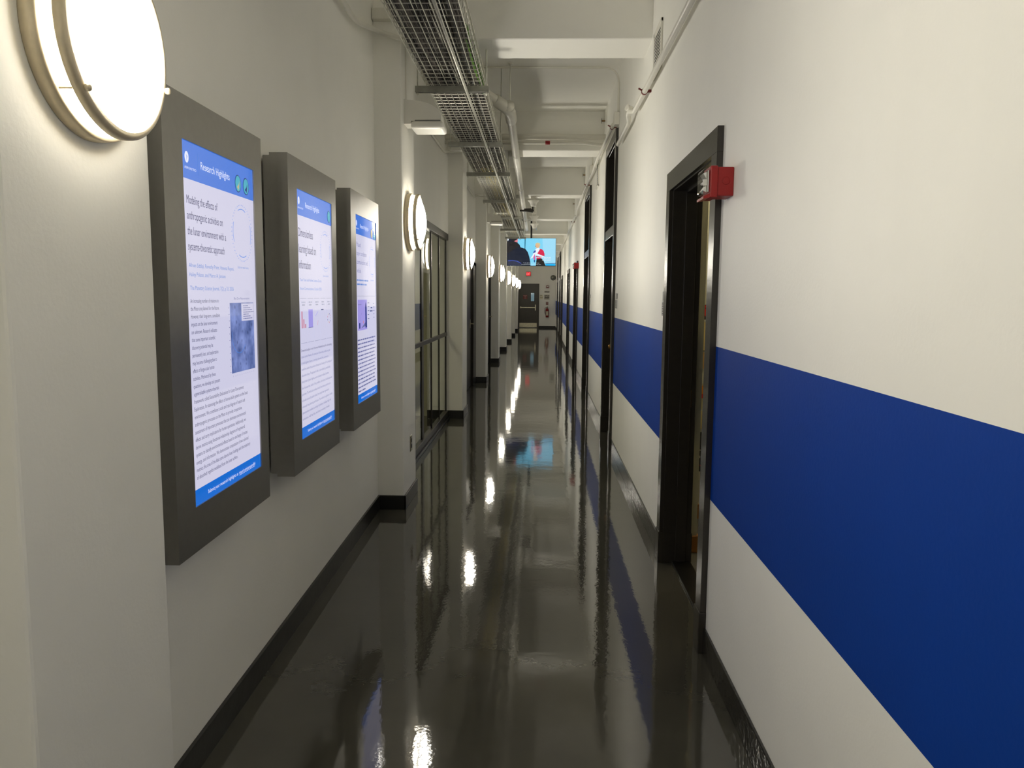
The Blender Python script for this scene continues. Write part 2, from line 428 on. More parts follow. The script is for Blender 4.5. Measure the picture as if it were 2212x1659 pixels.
def d2(b, h):
    rnd = random.Random(3)
    for k in range(26):
        x, z = rnd.uniform(-.32, .3), rnd.uniform(-h + .01, h - .09); rect(b, x, x + rnd.uniform(.01, .03), z, z + rnd.uniform(.004, .02), -.005, 1)
    rect(b, -.34, .34, -h, -h + .006, -.005, 1)
def d3(b, h):
    rnd = random.Random(5)
    rect(b, -.34, .34, h - .07, h, -.005, 3); rect(b, -.34, .34, -h + .07, -.02, -.005, 0); rect(b, -.34, .34, -.02, .035, -.006, 2)
    for k in range(20):
        x, z = rnd.uniform(-.32, .3), rnd.uniform(h - .065, h - .03); rect(b, x, x + .02, z, z + .02, -.006, 1)
def d4(b, h):
    rnd = random.Random(9)
    rect(b, -.34, .34, h - .03, h - .01, -.005, 1); rect(b, -.34, .34, -h, -h + .06, -.005, 3)
    for k in range(70):
        x, z = rnd.uniform(-.33, .3), rnd.uniform(-h + .06, h - .1); rect(b, x, x + rnd.uniform(.01, .03), z, z + rnd.uniform(.006, .02), -.006, rnd.choice((0, 3, 1, 4, 2)))
poster(1.345, 1.455, (58, 34, 28), 'dark brown poster with a red stripe, highest in the open doorway', d1)
poster(1.145, 1.34, (226, 204, 140), 'cream poster with small black drawings seen through the open doorway', d2)
poster(1.03, 1.14, (196, 160, 104), 'plain tan sheet under the cream poster in the open doorway')
poster(.76, 1.0, (206, 196, 150), 'orange and red poster seen through the open doorway', d3)
poster(.62, .745, (218, 200, 136), 'plain cream sheet below the orange and red poster in the doorway')
poster(.27, .6, (40, 40, 40), 'dark poster crowded with coloured marks, lowest in the open doorway', d4)

# ---- glass partition between the second and third columns
g = thing('window_1', 'glass partition with dark mullions between the second and third columns on the left', 'window', (-1.15, 7.6, 0), 0, kind='structure')
YG0, YG1 = 5.81 - 7.6, 9.40 - 7.6
b = nb()
box(b, (-.03, YG0, 2.16), (.03, YG1, 2.235), .003, 1); obj('head_rail', b, DARKMET, g)
b = nb(); box(b, (-.03, YG0, .03), (.03, YG1, .1), .003, 1); box(b, (-.045, YG0, 0), (.045, YG1, .03), .003, 1); obj('sill', b, DARKMET, g)
MU = [5.85, 6.45, 7.0, 7.47, 8.1, 8.72, 9.36]
for y in MU:
    hw = .06 if y in (7.47,) else .016
    b = nb(); box(b, (-.010, y - 7.6 - hw, .03), (.010, y - 7.6 + hw, 2.2), .003, 1); obj('mullion', b, DARKMET, g)
b = nb(); box(b, (-.012, YG0, 1.015), (.016, YG1, 1.06), .004, 1); obj('mid_rail', b, DARKMET, g)
for y0, y1 in zip(MU, MU[1:]):
    b = nb(); box(b, (-.004, y0 - 7.6, .06), (.004, y1 - 7.6, 2.18)); obj('pane', b, GLASS, g)
b = nb(); box(b, (-4.2, 5.4, -.1), (-1.5, 9.9, .001)); struct('floor', b, CARPET, 'dim carpet behind the glass partition', 'floor')
b = nb(); box(b, (-4.3, 5.3, 0), (-4.2, 10, 2.7)); box(b, (-4.2, 5.3, 0), (-1.384, 5.8, 2.7)); box(b, (-4.2, 9.55, 0), (-1.384, 9.9, 2.7))
struct('wall_inner', b, INTW, 'plain wall of the dim room behind the glass partition', 'wall')
b = nb(); box(b, (-4.3, 5.3, 2.7), (-1.25, 9.9, 2.8)); struct('ceiling', b, CEIL, 'ceiling of the dim room behind the glass partition', 'ceiling')

t = thing('ceiling_light', 'ceiling light of the dim room behind the glass partition', 'light', (-2.2, 7.2, 2.7))
b = nb(); box(b, (-.3, -.3, -.03), (.3, .3, 0), .005, 1); obj('housing', b, WPLAST, t)
b = nb(); box(b, (-.27, -.27, -.036), (.27, .27, -.028)); obj('diffuser', b, emit('inner_room_light', (255, 240, 205), 17, False), t)
# ---- two dark doors in the left bays
def left_door(n, y0, y1, zt, lab, split):
    d = thing('door_%d' % n, lab, 'door', (-1.13, (y0 + y1) / 2, 0), 0, kind='structure'); c = (y0 + y1) / 2
    b = nb()
    box(b, (-.12, y0 - c, 0), (.012, y0 - c + .06, zt), .004, 1); box(b, (-.12, y1 - c - .5 if split else y1 - c - .06, 0), (.012, y1 - c, zt), .004, 1)
    box(b, (-.12, y0 - c, zt - .06), (.012, y1 - c, zt), .004, 1)
    obj('door_frame', b, DARKMET, d)
    e = y1 - c - (.68 if split else .06)
    b = nb(); box(b, (-.07, y0 - c + .06, .012), (-.025, e, zt - .06), .003, 1); lf = obj('door_leaf', b, LEAF, d)
    b = nb(); box(b, (-.025, e - .10, .98), (-.017, e - .04, 1.12), .002, 1); tube(b, fillet([(-.02, e - .07, 1.05), (.035, e - .07, 1.05), (.04, e - .18, 1.05)], .02, 4), .009, 10); obj('lever_handle', b, STEEL, lf)
    if split:
        b = nb(); box(b, (-.06, e, .012), (-.02, e + .03, zt - .06), .002, 1); box(b, (-.045, e + .03, .05), (-.037, y1 - c - .5, zt - .06), mi=1); obj('side_light', b, [DARKMET, INTW], d)
left_door(9, 11.5, 13.42, 2.06, 'dark door with a side panel in the bay behind the third column on the left', True)
left_door(10, 15.95, 17.45, 2.02, 'dark door in the bay behind the fourth column on the left', False)

# ---- exit door in the end wall
d = thing('door_11', 'grey exit door with a narrow window and steel kick plate on the end wall', 'door', (-.6, YE, 0), 0, kind='structure')
b = nb(); box(b, (-.52, -.03, 0), (-.46, .02, 2.11), .004, 1); box(b, (.46, -.03, 0), (.52, .02, 2.11), .004, 1); box(b, (-.52, -.03, 2.05), (.52, .02, 2.11), .004, 1)
obj('door_frame', b, GREYDOOR, d)
b = nb(); box(b, (-.46, -.015, .01), (.46, .02, 2.05), .003, 1); lf = obj('door_leaf', b, GREYDOOR, d)
b = nb(); box(b, (.10, -.024, 1.255), (.31, -.01, 1.69), .003, 1); obj('vision_frame', b, DARKMET, lf)
b = nb(); box(b, (.125, -.027, 1.28), (.285, -.022, 1.665)); obj('vision_pane', b, emit('pane_glow', (120, 150, 160), .55), lf)  # pane given its own glow in place of light from behind the door
b = nb(); box(b, (-.40, -.075, .945), (.33, -.045, 1.0), .008, 2); box(b, (-.40, -.05, .93), (-.33, -.01, 1.015), .004, 1); box(b, (.325, -.06, .83), (.375, -.01, 1.11), .006, 2); obj('push_bar', b, STEEL, lf)
b = nb(); box(b, (-.42, -.02, .03), (.42, -.013, .232), .001, 1); obj('kick_plate', b, STEEL, lf)
t = thing('door_sign', 'small dark red notice on the grey exit door', 'sign', (-.75, YE - .017, 1.475))
b = nb(); box(b, (-.1, -.003, -.1), (.1, 0, .1)); obj('plate', b, REDD, t)
b = nb()
for k, s in enumerate(('FIRE DOOR', 'KEEP', 'CLOSED')): text(b, s, 0, .045 - k * .055, .042, -.0035, align='CENTER', xs=.8)
obj('lettering', b, mat('sign_white', (224, 206, 196), .5), t)

# ------------------------------------------------------------------ round wall lamps
def make_lamp():
    t = thing('wall_lamp', 'x', 'lamp')
    b = nb(); lathe(b, [(0, 0), (.198, 0), (.2, .003), (.2, .030), (.197, .033), (.181, .033), (.181, .022), (0, .022)], 64); obj('base_pan', b, NICKEL, t)
    b = nb(); lathe(b, [(.0, .023), (.178, .023), (.18, .03), (.18, .068), (.178, .078)], 64, mi=1)
    R = .178; hd = .045; rr = (R * R + hd * hd) / (2 * hd)
    prof = []
    for k in range(9):
        a = math.asin(R / rr) * (1 - k / 8); prof.append((rr * math.sin(a), .078 + rr * math.cos(a) - (rr - hd)))
    lathe(b, prof, 64); bmesh.ops.remove_doubles(b, verts=b.verts, dist=.0004); obj('diffuser', b, [DIFF, DIFF_SIDE], t)
    b = nb(); lathe(b, [(.181, .060), (.193, .060), (.196, .063), (.196, .076), (.191, .082), (.1805, .084), (.181, .060)], 64); obj('trim_ring', b, NICKEL, t)
    for k in range(3):
        a = math.radians(103 + 120 * k)
        x, z = .188 * math.cos(a), .188 * math.sin(a)
        b = nb(); tube(b, [(x, -.024, z), (x, -.088, z)], .0026, 8); lathe(b, [(0, .095), (.006, .094), (.0075, .09), (.0065, .084), (0, .083)], 12, c=(x, 0, z)); obj('post', b, NICKEL, t)
    return t
lamp = make_lamp()
LL = ['round lamp on the nearest column, cut off by the upper left corner of the photo', 'round lamp on the second column, below the white wireless access point',
      'round lamp on the third column, beyond the glass partition', 'round lamp on the fourth column from the viewpoint',
      'round lamp on the fifth column from the viewpoint', 'round lamp on the sixth column, left of the hanging screen',
      'round lamp on the seventh column, third from the far end', 'round lamp on the eighth column, second from the far end', 'round lamp on the ninth column, nearest the exit door']
first = True
for i in range(len(PN)):
    loc = (PX[i], PN[i] + PW[i] / 2 + (.008 if i == 2 else 0), 2.015 - (.002 if i == 2 else 0))
    lb = LL[i - 2] if i >= 2 else 'round lamp on a column behind the viewpoint'
    if first:
        lamp.location = loc; lamp.rotation_euler = (0, 0, FL); lamp['label'] = lb; lamp['group'] = 'round column lamps'; first = False
    else: dup(lamp, loc, lb, 'round column lamps', FL)

dup(lamp, (-1.13, -.55, 2.015), 'added round lamp in a recess behind the viewpoint to light the nearest column', 'round column lamps', FL)  # extra lamp, added to brighten the near face of the nearest column
# diffusers further down the corridor set stronger, to even out the brightness
for o in [q for q in C.objects if q.name.split('.')[0] == 'wall_lamp']:
    st_ = {3: 55, 4: 60, 5: 60}.get(min(range(len(PN)), key=lambda k: abs(PN[k] + .26 - o.location.y)), 39 if o.location.y < 4 else 60)
    if st_ == 39: continue
    for ch in o.children:
        if ch.name.split('.')[0] == 'diffuser':
            for k, f in ((0, 1), (1, .5)):
                nm = 'lit_diffuser_%d_%d' % (st_, k)
                if nm not in MATS: MATS[nm] = lamp_material(nm, st_ * f)
                ch.material_slots[k].link = 'OBJECT'; ch.material_slots[k].material = MATS[nm]

# ------------------------------------------------------------------ the three research displays
SW, SH = .53, 1.016          # lit area
FW, FH = .73, 1.262
def E(name, col, s=1.): return emit('screen_' + name, col, s)
S_BG = E('paper', (205, 203, 226)); S_HD = E('header', (66, 118, 214)); S_FT = E('footer', (14, 104, 206))
S_INK = E('ink', (52, 52, 100), .9); S_BLU = E('blue_ink', (98, 134, 202)); S_WHT = E('white', (226, 230, 250)); S_PALE = E('pale', (176, 180, 214))
S_TEAL = E('teal', (64, 168, 190)); S_NAVY = E('navy', (24, 44, 110)); S_TAN = E('tan', (190, 176, 130)); S_PINK = E('pink', (196, 130, 150)); S_LILAC = E('lilac', (160, 150, 222)); S_LINE = E('rule', (158, 160, 186)); S_GREY = E('grey_ink', (104, 108, 156)); S_SKY = E('ring_blue', (70, 130, 220))
SM = [S_BG, S_HD, S_FT, S_INK, S_BLU, S_WHT, S_PALE, S_TEAL, S_NAVY, S_TAN, S_PINK, S_LILAC, S_LINE, S_GREY, S_SKY]
def moon_material():
    m = bpy.data.materials.new('lunar_photo'); m.use_nodes = True; nt = m.node_tree; b = nt.nodes['Principled BSDF']; N = nt.nodes.new; L = nt.links.new
    tc = N('ShaderNodeTexCoord'); no = N('ShaderNodeTexNoise'); no.inputs['Scale'].default_value = 16; no.inputs['Detail'].default_value = 8
    vo = N('ShaderNodeTexVoronoi'); vo.inputs['Scale'].default_value = 34
    for q in (no, vo): L(tc.outputs['Object'], q.inputs['Vector'])
    r1 = N('ShaderNodeValToRGB'); r1.color_ramp.elements[0].position = .12; r1.color_ramp.elements[0].color = (.25, .25, .3, 1); r1.color_ramp.elements[1].position = .28; r1.color_ramp.elements[1].color = (1, 1, 1, 1)
    L(vo.outputs['Distance'], r1.inputs['Fac'])
    r2 = N('ShaderNodeValToRGB'); r2.color_ramp.elements[0].position = .3; r2.color_ramp.elements[0].color = lin((66, 82, 134)) + (1,); r2.color_ramp.elements[1].position = .7; r2.color_ramp.elements[1].color = lin((136, 152, 212)) + (1,)
    L(no.outputs['Fac'], r2.inputs['Fac'])
    mx = N('ShaderNodeMixRGB'); mx.blend_type = 'MULTIPLY'; mx.inputs[0].default_value = .55; L(r2.outputs[0], mx.inputs[1]); L(r1.outputs[0], mx.inputs[2])
    L(mx.outputs[0], b.inputs['Emission Color']); b.inputs['Emission Strength'].default_value = 1; b.inputs['Base Color'].default_value = (.01, .01, .01, 1); b.inputs['Roughness'].default_value = .05
    return m
MOON = moon_material()
def display(loc, rz, lab, content):
    t = thing('display_board', lab, 'display', loc, rz, 'research displays on the left wall')
    D = .07
    b = nb()
    sx = .018; x0, x1, z0, z1 = sx - SW / 2 - .004, sx + SW / 2 + .004, -SH / 2 - .0, SH / 2 + .0
    z0 += .005; z1 += .005
    # bezel: four flat boards around the screen, one box behind
    box(b, (-FW / 2, -D, -FH / 2), (x0, 0, FH / 2)); box(b, (x1, -D, -FH / 2), (FW / 2, 0, FH / 2))
    box(b, (x0, -D, z1), (x1, 0, FH / 2)); box(b, (x0, -D, -FH / 2), (x1, 0, z0))
    bmesh.ops.remove_doubles(b, verts=b.verts, dist=1e-5)
    box(b, (x0, -.05, z0), (x1, 0, z1))
    obj('bezel', b, FRAME, t)
    b = nb(); box(b, (-FW / 2 + .02, 0, -FH / 2 + .006), (FW / 2 - .02, .033, FH / 2 - .006), .003, 1); obj('back_box', b, FRAME, t)
    b = nb(); y = -D + .004
    L, Rr, B, Tp = sx - SW / 2, sx + SW / 2, .005 - SH / 2, .005 + SH / 2
    box(b, (L - .004, y, B), (Rr + .004, y + .012, B + .046 * SH), mi=2)
    box(b, (L - .004, y, B + .046 * SH), (Rr + .004, y + .012, Tp - .1 * SH), mi=0)
    box(b, (L - .004, y, Tp - .1 * SH), (Rr + .004, y + .012, Tp), mi=1)
    scr = obj('screen', b, SM, t)
    def X(u): return L + u * SW
    def Z(v): return Tp - v * SH
    y1 = y - .0006; y2 = y - .0010
    b = nb()
    # header: round logo with a swoosh, department name, title, badges
    ellipse(b, X(.055), Z(.043), .0125, .0155, y1, 5); flat(b, [(X(.048), Z(.036)), (X(.062), Z(.042)), (X(.046), Z(.054)), (X(.055), Z(.043))], y2, 1)
    text(b, 'AEROASTRO', X(.025), Z(.074), .0095, y1, mi=5, width=.075)
    rect(b, X(.195), X(.1975), Z(.082), Z(.022), y1, 4)
    text(b, 'Research Highlights', X(.225), Z(.062), .031, y1, mi=5, width=.212, res=3)
    content(b, X, Z, y1, y2, scr)
    obj('screen_print', b, SM, scr)
    return t
def ring(b, X, Z, u, v, r, y):
    """dotted circle with four arcs around the (left out) scan code"""
    cx, cz = X(u), Z(v)
    for k in range(44):
        a = 2 * PI * k / 44; ellipse(b, cx + r * math.cos(a), cz + r * math.sin(a) * 1.02, .0016, .0020, y, 14, 8)
    for a in (0, PI / 2, PI, 3 * PI / 2): arc(b, cx, cz, r * .86, a - .42, a + .42, .0024, y, 14)
    text(b, 'Scan to read more', cx, Z(v) - r - .026, .0115, y, mi=4, align='CENTER', width=.095)
def badge(b, X, Z, u, v, y1, y2, c1, c2):
    ellipse(b, X(u), Z(v), .0255, .0275, y1, 8); ellipse(b, X(u), Z(v), .0225, .0245, y2, c1)
    if c2 is not None:
        flat(b, [(X(u) - .012, Z(v) - .012), (X(u) + .004, Z(v) - .02), (X(u) + .012, Z(v) + .01), (X(u) + .004, Z(v) - .002)], y2 - .0004, c2)
def footer(b, X, Z, y):
    text(b, 'Submit your research highlights at', X(.17), Z(.983), .0155, y, mi=5, width=.235)
    text(b, 'tinyurl.com/aeroastroRH', X(.63), Z(.983), .0155, y, mi=5, width=.145); rect(b, X(.63), X(.90), Z(.9865), Z(.9855), y, 5)
BODY1 = """An increasing number of missions to
the Moon are planned for the future.
However, their long-term, cumulative
impacts on the lunar environment
are unknown. Research indicates
that some important scientific
discovery potential may be
permanently lost, and exploration
may become challenging due to
effects of large-scale human
activities. Motivated by these
questions, we develop and present
a generalizable systems-theoretic
framework, called Sustainability Evaluations for Lunar Environment
Exploration, for assessing the effects of human-built systems on the lunar
environment. We contribute a scale and rate diagram of natural and
anthropogenic processes on the Moon to provide comparative
assessment of important processes that can dominate environmental
effects and carry implications for human operations. Additionally, we
derive metrics using functional-relationship diagrams of engineered
systems to identify environmental effects based on exchange of matter,
energy, and information. We demonstrate computation of two selected
metrics: the area of the blast zone due to lunar landings and the trajectory
of disturbed regolith mobilized from the lunar surface.""".split('\n')
def content1(b, X, Z, y1, y2, scr):
    badge(b, X, Z, .755, .062, y1, y2, 7, 9); badge(b, X, Z, .885, .062, y1, y2, 7, 8)
    for k, s in enumerate(('Modeling the effects of', 'anthropogenic activities on', 'the lunar environment with a', 'systems-theoretic approach')):
        text(b, s, X(.035), Z(.165 + k * .0417), .0325, y1, xs=.70, mi=3, res=3)
    text(b, 'Afreen Siddiqi, Parvathy Prem, Vaneeta Rupani,', X(.035), Z(.336), .0165, y1, mi=4, width=.325)
    text(b, 'Hailey Polson, and Marco A. Janssen', X(.035), Z(.361), .0165, y1, mi=4, width=.255)
    text(b, 'The Planetary Science Journal, 7(2), p 33, 2026', X(.04), Z(.398), .0165, y1, mi=4, width=.315)
    for k, s in enumerate(BODY1):
        text(b, s, X(.035), Z(.4335 + k * .02145), .0165, y1, xs=.80 if k < 13 else .845, mi=3)
    ring(b, X, Z, .80, .215, .088, y1)
    text(b, 'Blast Zone Representations', X(.76), Z(.425), .0095, y1, mi=13, align='CENTER', width=.135)
    m = nb(); rect(m, X(.565), X(.955), Z(.655), Z(.436), y1); img = obj('lunar_photo', m, MOON, scr, 'blue grey lunar surface photo with a blue outline')
    rect(b, X(.745), X(.95), Z(.494), Z(.438), y2, 0)
    for k in range(7): words(b, X(.775), X(.775 + .03 * (3 + k % 4)), Z(.447 + k * .0068), .0045, y2 - .0003, 13)
    arc(b, X(.70), Z(.535), .06, PI * .95, PI * 1.8, .0016, y2, 14, 24)
    for k in range(11): rect(b, X(.545), X(.555), Z(.652 - k * .02), Z(.650 - k * .02), y1, 13); text(b, '0', X(.585 + k * .034), Z(.667), .007, y1, mi=13)
    footer(b, X, Z, y1)
BODY2 = ('Dimensional analysis is one of the most fundamental tools for understanding|physical systems. However, the construction of dimensionless variables, as guided|'
 'by the Buckingham-pi theorem, is not uniquely determined. Here, we introduce a|model-free method that combines dimensionless learning with the principles of|'
 'information theory. The approach is able to rank variables by predictability,|identify distinct physical regimes, uncover self-similar variables, determine|'
 'the characteristic scales of the problem, and extract its dimensionless|parameters. The method also provides a bound of the minimum predictive error|'
 'achievable across all possible models, from simple linear regression to|advanced deep learning techniques. The method is applied to identify|'
 'dimensionless variables in a variety of problems, including rough wall|turbulence, wall heat flux, and laser processing of metals').split('|')
def content2(b, X, Z, y1, y2, scr):
    badge(b, X, Z, .93, .062, y1, y2, 7, 7)
    for k, s in enumerate(('Dimensionless', 'learning based on', 'information')): text(b, s, X(.03), Z(.183 + k * .0635), .05, y1, xs=.72, mi=3, res=3)
    text(b, 'Yuan Yuan and Adrian Lozano-Duran', X(.04), Z(.36), .0165, y1, mi=4, width=.325); text(b, 'Nature Communications, October 2025', X(.04), Z(.395), .0165, y1, mi=4, width=.325)
    ring(b, X, Z, .80, .222, .088, y1)
    for k in range(5):
        u0 = .04 + k * .19
        rect(b, X(u0), X(u0 + .165), Z(.431), Z(.429), y1, 12); rect(b, X(u0), X(u0 + .165), Z(.612), Z(.61), y1, 12)
        words(b, X(u0 + .03), X(u0 + .13), Z(.448), .010, y1, 12); words(b, X(u0 + .04), X(u0 + .12), Z(.459), .010, y1, 12)
        if k: rect(b, X(u0 - .014), X(u0 - .012), Z(.6), Z(.44), y1, 6)
    for k, h in enumerate((.068, .036, .016)): rect(b, X(.06 + k * .045), X(.09 + k * .045), Z(.55), Z(.55 - h), y1, 10)
    rect(b, X(.25), X(.375), Z(.55), Z(.475), y1, 11); rect(b, X(.245), X(.38), Z(.552), Z(.55), y1, 13)
    flat(b, [(X(.44), Z(.505)), (X(.445), Z(.507)), (X(.53), Z(.487)), (X(.525), Z(.485))], y1, 11); flat(b, [(X(.51), Z(.545)), (X(.517), Z(.545)), (X(.53), Z(.525)), (X(.522), Z(.525))], y1, 10)
    rect(b, X(.625), X(.70), Z(.482), Z(.477), y2, 8)
    for k in range(9):
        a = k * .7; ellipse(b, X(.88 + .05 * math.cos(a)), Z(.52 + .02 * math.sin(a)), .004, .004, y1, (9, 13, 10)[k % 3], 10)
    for k, s in enumerate(BODY2): text(b, s, X(.035), Z(.645 + k * .0255), .0148, y1, mi=3 if k == 0 else 13, width=.485 - (.03 * ((k * 7) % 3)))
    footer(b, X, Z, y1)
def content3(b, X, Z, y1, y2, scr):
    badge(b, X, Z, .79, .07, y1, y2, 9, 9); badge(b, X, Z, .93, .075, y1, y2, 7, 7)
    rnd = random.Random(4)
    for k, (s, wd) in enumerate((('Phased', .10), ('support coordination', .25), ('communications and', .275), ('vehicle', .10))):
        text(b, s, X(.04), Z(.165 + k * .0455), .036, y1, mi=13, width=wd)
    words(b, X(.04), X(.58), Z(.345), .015, y1, 4, rnd); words(b, X(.04), X(.5), Z(.367), .015, y1, 4, rnd); rect(b, X(.04), X(.95), Z(.426), Z(.424), y1, 12)
    ring(b, X, Z, .80, .23, .085, y1)
    # rocket picture with captions
    rect(b, X(.05), X(.5), Z(.61), Z(.445), y1, 11); flat(b, [(X(.41), Z(.6)), (X(.41), Z(.48)), (X(.44), Z(.455)), (X(.47), Z(.48)), (X(.485), Z(.6))], y2, 8)
    flat(b, [(X(.2), Z(.6)), (X(.41), Z(.57)), (X(.41), Z(.59))], y2, 13); rect(b, X(.11), X(.16), Z(.6), Z(.57), y2, 8); rect(b, X(.3), X(.335), Z(.575), Z(.56), y2, 10)
    flat(b, [(X(.14), Z(.56)), (X(.145), Z(.56)), (X(.23), Z(.515)), (X(.225), Z(.515))], y2, 13); words(b, X(.08), X(.22), Z(.473), .006, y2, 13, rnd)
    for k in range(5): words(b, X(.54), X(.62), Z(.465 + k * .022), .006, y1, 8, rnd); words(b, X(.83), X(.9), Z(.47 + k * .02), .006, y1, 13, rnd)
    words(b, X(.69), X(.78), Z(.495), .011, y1, 8, rnd); words(b, X(.66), X(.79), Z(.513), .011, y1, 8, rnd)
    for k in range(14): words(b, X(.035), X(.93 - .03 * (k * 5 % 3) if k < 13 else .4), Z(.665 + k * .0213), .0135, y1, 13, rnd)
    footer(b, X, Z, y1)
TILT = FL + .0125
display((-1.040, 2.35, 1.402), TILT, 'nearest black framed display, its screen about the lunar environment', content1)
display((-1.048, 3.36, 1.408), TILT, 'middle black framed display, its screen headed Dimensionless learning', content2)
display((-1.056, 4.378, 1.414), TILT, 'farthest black framed display, its screen showing a small rocket picture', content3)

# ------------------------------------------------------------------ overhead: wire cable tray on strut supports
TZ = 2.95; TX0, TX1 = -.81, -.425
tray = thing('cable_tray', 'long galvanised wire basket cable tray under the ceiling beams', 'cable tray', (0, 0, TZ))
b = nb(); LEN0, LEN1 = -1.5, 19.3; WR = .0029
for k in range(9): tube(b, [(TX0 + (TX1 - TX0) * k / 8, LEN0, 0), (TX0 + (TX1 - TX0) * k / 8, LEN1, 0)], WR, 5)
y = LEN0
while y < LEN1:
    tube(b, [(TX0 - .012, y, .1), (TX0 - .010, y, .02), (TX0, y, .005), (TX1, y, .005), (TX1 + .010, y, .02), (TX1 + .012, y, .1)], WR, 5 if y < 14 else 3)
    y += .088
obj('wire_floor', b, GALV, tray)
for s, x in ((-1, TX0 - .012), (1, TX1 + .012)):
    b = nb()
    for z in (.05, .1): tube(b, [(x, LEN0, z), (x, LEN1, z)], WR * 1.15, 5)
    obj('side_rail', b, GALV, tray)
def cables(n, x0, x1, z0, z1, ya, yb, r, m, name, lab, seed, amp=.012):
    rnd = random.Random(seed); b = nb()
    for k in range(n):
        x, z = rnd.uniform(x0, x1), rnd.uniform(z0, z1); pts = []; yq = ya + rnd.uniform(0, .3)
        while yq < yb:
            x = min(x1, max(x0, x + rnd.uniform(-amp, amp))); z = min(z1, max(z0, z + rnd.uniform(-.005, .005)))
            pts.append((x, yq, TZ + z)); yq += rnd.uniform(.25, .55)
        if len(pts) > 2: tube(b, pts, r * rnd.uniform(.8, 1.2), 4)
    return tag(obj(name, b, m), lab, 'cables', kind='stuff')
cables(95, TX0 + .01, TX1 - .01, .016, .055, -1.4, 19.2, .0036, mat('cable_grey', (108, 101, 94), .5, noise=.2, nscale=9), 'cable_bundle', 'mass of grey cables lying in the wire tray', 1)
cables(40, TX0 + .01, TX1 - .01, .014, .05, -1.4, 19.2, .0036, mat('cable_dark', (46, 42, 40), .5, noise=.2, nscale=9), 'cable_bundle', 'dark cables mixed among the grey ones in the wire tray', 2)
cables(9, TX1 - .06, TX1 + .002, .015, .08, 4.5, 6.1, .0035, mat('cable_green', (110, 160, 60), .5), 'cable_bundle', 'short run of green cables in the tray above the near steel strut', 3, .02)
cables(16, TX0 + .08, TX1 - .12, .011, .03, 9.0, 19.1, .004, mat('cable_yellow', (196, 178, 84), .5), 'cable_bundle', 'yellow cables in the tray beyond the drain pipe elbow', 4, .03)
# strut channels on threaded rods
def make_strut():
    t = thing('tray_support', 'x', 'support')
    b = nb(); x0, x1 = -.255, .255; h, w2, th = .041, .0205, .003
    box(b, (x0, -w2, -h), (x1, -w2 + th, 0)); box(b, (x0, w2 - th, -h), (x1, w2, 0)); box(b, (x0, -w2, -th), (x1, w2, 0))
    box(b, (x0, -w2, -h), (x1, -w2 + .009, -h + th)); box(b, (x0, w2 - .009, -h), (x1, w2, -h + th)); obj('channel', b, GALVD, t)
    for x in (-.24, .24):
        b = nb(); tube(b, [(x, 0, -.06), (x, 0, ZC - TZ + .004)], .005, 8); tube(b, [(x, 0, -.052), (x, 0, -.042)], .010, 6); obj('threaded_rod', b, GALV, t)
    return t
ST = [5.55, 7.5, 9.3, 11.9, 14.4, 16.9, 19.2]
SL = ['nearest visible steel strut under the cable tray, left of the first beam', 'second steel strut under the cable tray, near the drain pipe elbow', 'third steel strut under the cable tray',
      'fourth steel strut under the cable tray', 'fifth steel strut under the cable tray', 'sixth steel strut under the cable tray', 'last steel strut of the cable tray, just above the hanging screen']
st = make_strut()
for k, y in enumerate(ST):
    lc = (-.635, y, TZ - .006)
    if k == 0: st.location = lc; st['label'] = SL[0]; st['group'] = 'struts carrying the cable tray'
    else: dup(st, lc, SL[k], 'struts carrying the cable tray')
b = nb(); tube(b, [(-.525, -1.5, 2.893), (-.525, 19.3, 2.893)], .0095, 12)
tag(obj('conduit', b, GALV), 'thin steel conduit running along the underside of the cable tray', 'conduit')
b = nb(); box(b, (-.505, -1.5, 2.962), (-.485, 19.3, 2.99)); tag(obj('divider_strip', b, DARKMET), 'dark divider strip lying lengthwise in the cable tray', 'strip')

# drain pipe with elbow and rod
t = thing('drain_pipe', 'thick white drain pipe with an elbow right of the cable tray', 'pipe', (0, 0, 0))
b = nb(); P0 = fillet([(-.56, 7.12, 3.325), (-.305, 7.35, 3.20), (-.31, 9.3, 3.138), (-.352, 18.4, 3.055)], .1, 6); tube(b, P0, .042, 20); obj('pipe_run', b, WPAINT, t)
b = nb(); tube(b, fillet([(-.44, 7.23, 3.266), (-.305, 7.35, 3.20), (-.306, 7.7, 3.189)], .1, 6), .054, 20); lathe(b, [(0, .0), (.05, 0), (.05, .05), (.03, .055), (.028, .065), (0, .068)], 20, c=(-.312, 7.33, 3.225)); obj('elbow', b, WPAINT, t)
for yq in (11.9, 14.5, 16.2):
    b = nb(); f = (yq - 9.3) / 9.1; tube(b, [(-.31 - .042 * f, yq - .05, 3.138 - .083 * f), (-.31 - .042 * f, yq + .05, 3.138 - .083 * f)], .047, 20); obj('coupling', b, WPAINT, t)
b = nb(); tube(b, [(-.306, 7.38, 3.2), (-.306, 7.38, ZC)], .006, 8); tube(b, [(-.306, 7.38, ZC - .012), (-.306, 7.38, ZC)], .022, 12); obj('hanger_rod', b, WPAINT, t)
# pipes crossing the corridor in front of the second beam
b = nb(); tube(b, [(-1.12, 9.1, 3.31), (XR, 9.1, 3.31)], .032, 16); tag(obj('cross_pipe', b, WPAINT), 'thicker of two white pipes crossing the corridor before the second beam', 'pipe')
t = thing('cross_pipe', 'thinner white pipe with a red band crossing before the second beam', 'pipe', (0, 9.08, 3.243))
b = nb(); tube(b, fillet([(-1.12, 0, 0), (.46, 0, 0), (.62, 0, -.02), (XR, 0, -.02)], .06, 4), .019, 14); obj('pipe_run', b, WPAINT, t)
b = nb(); tube(b, [(.03, 0, 0), (.083, 0, 0)], .0215, 14); obj('red_band', b, REDP, t, 'red pipe marker')
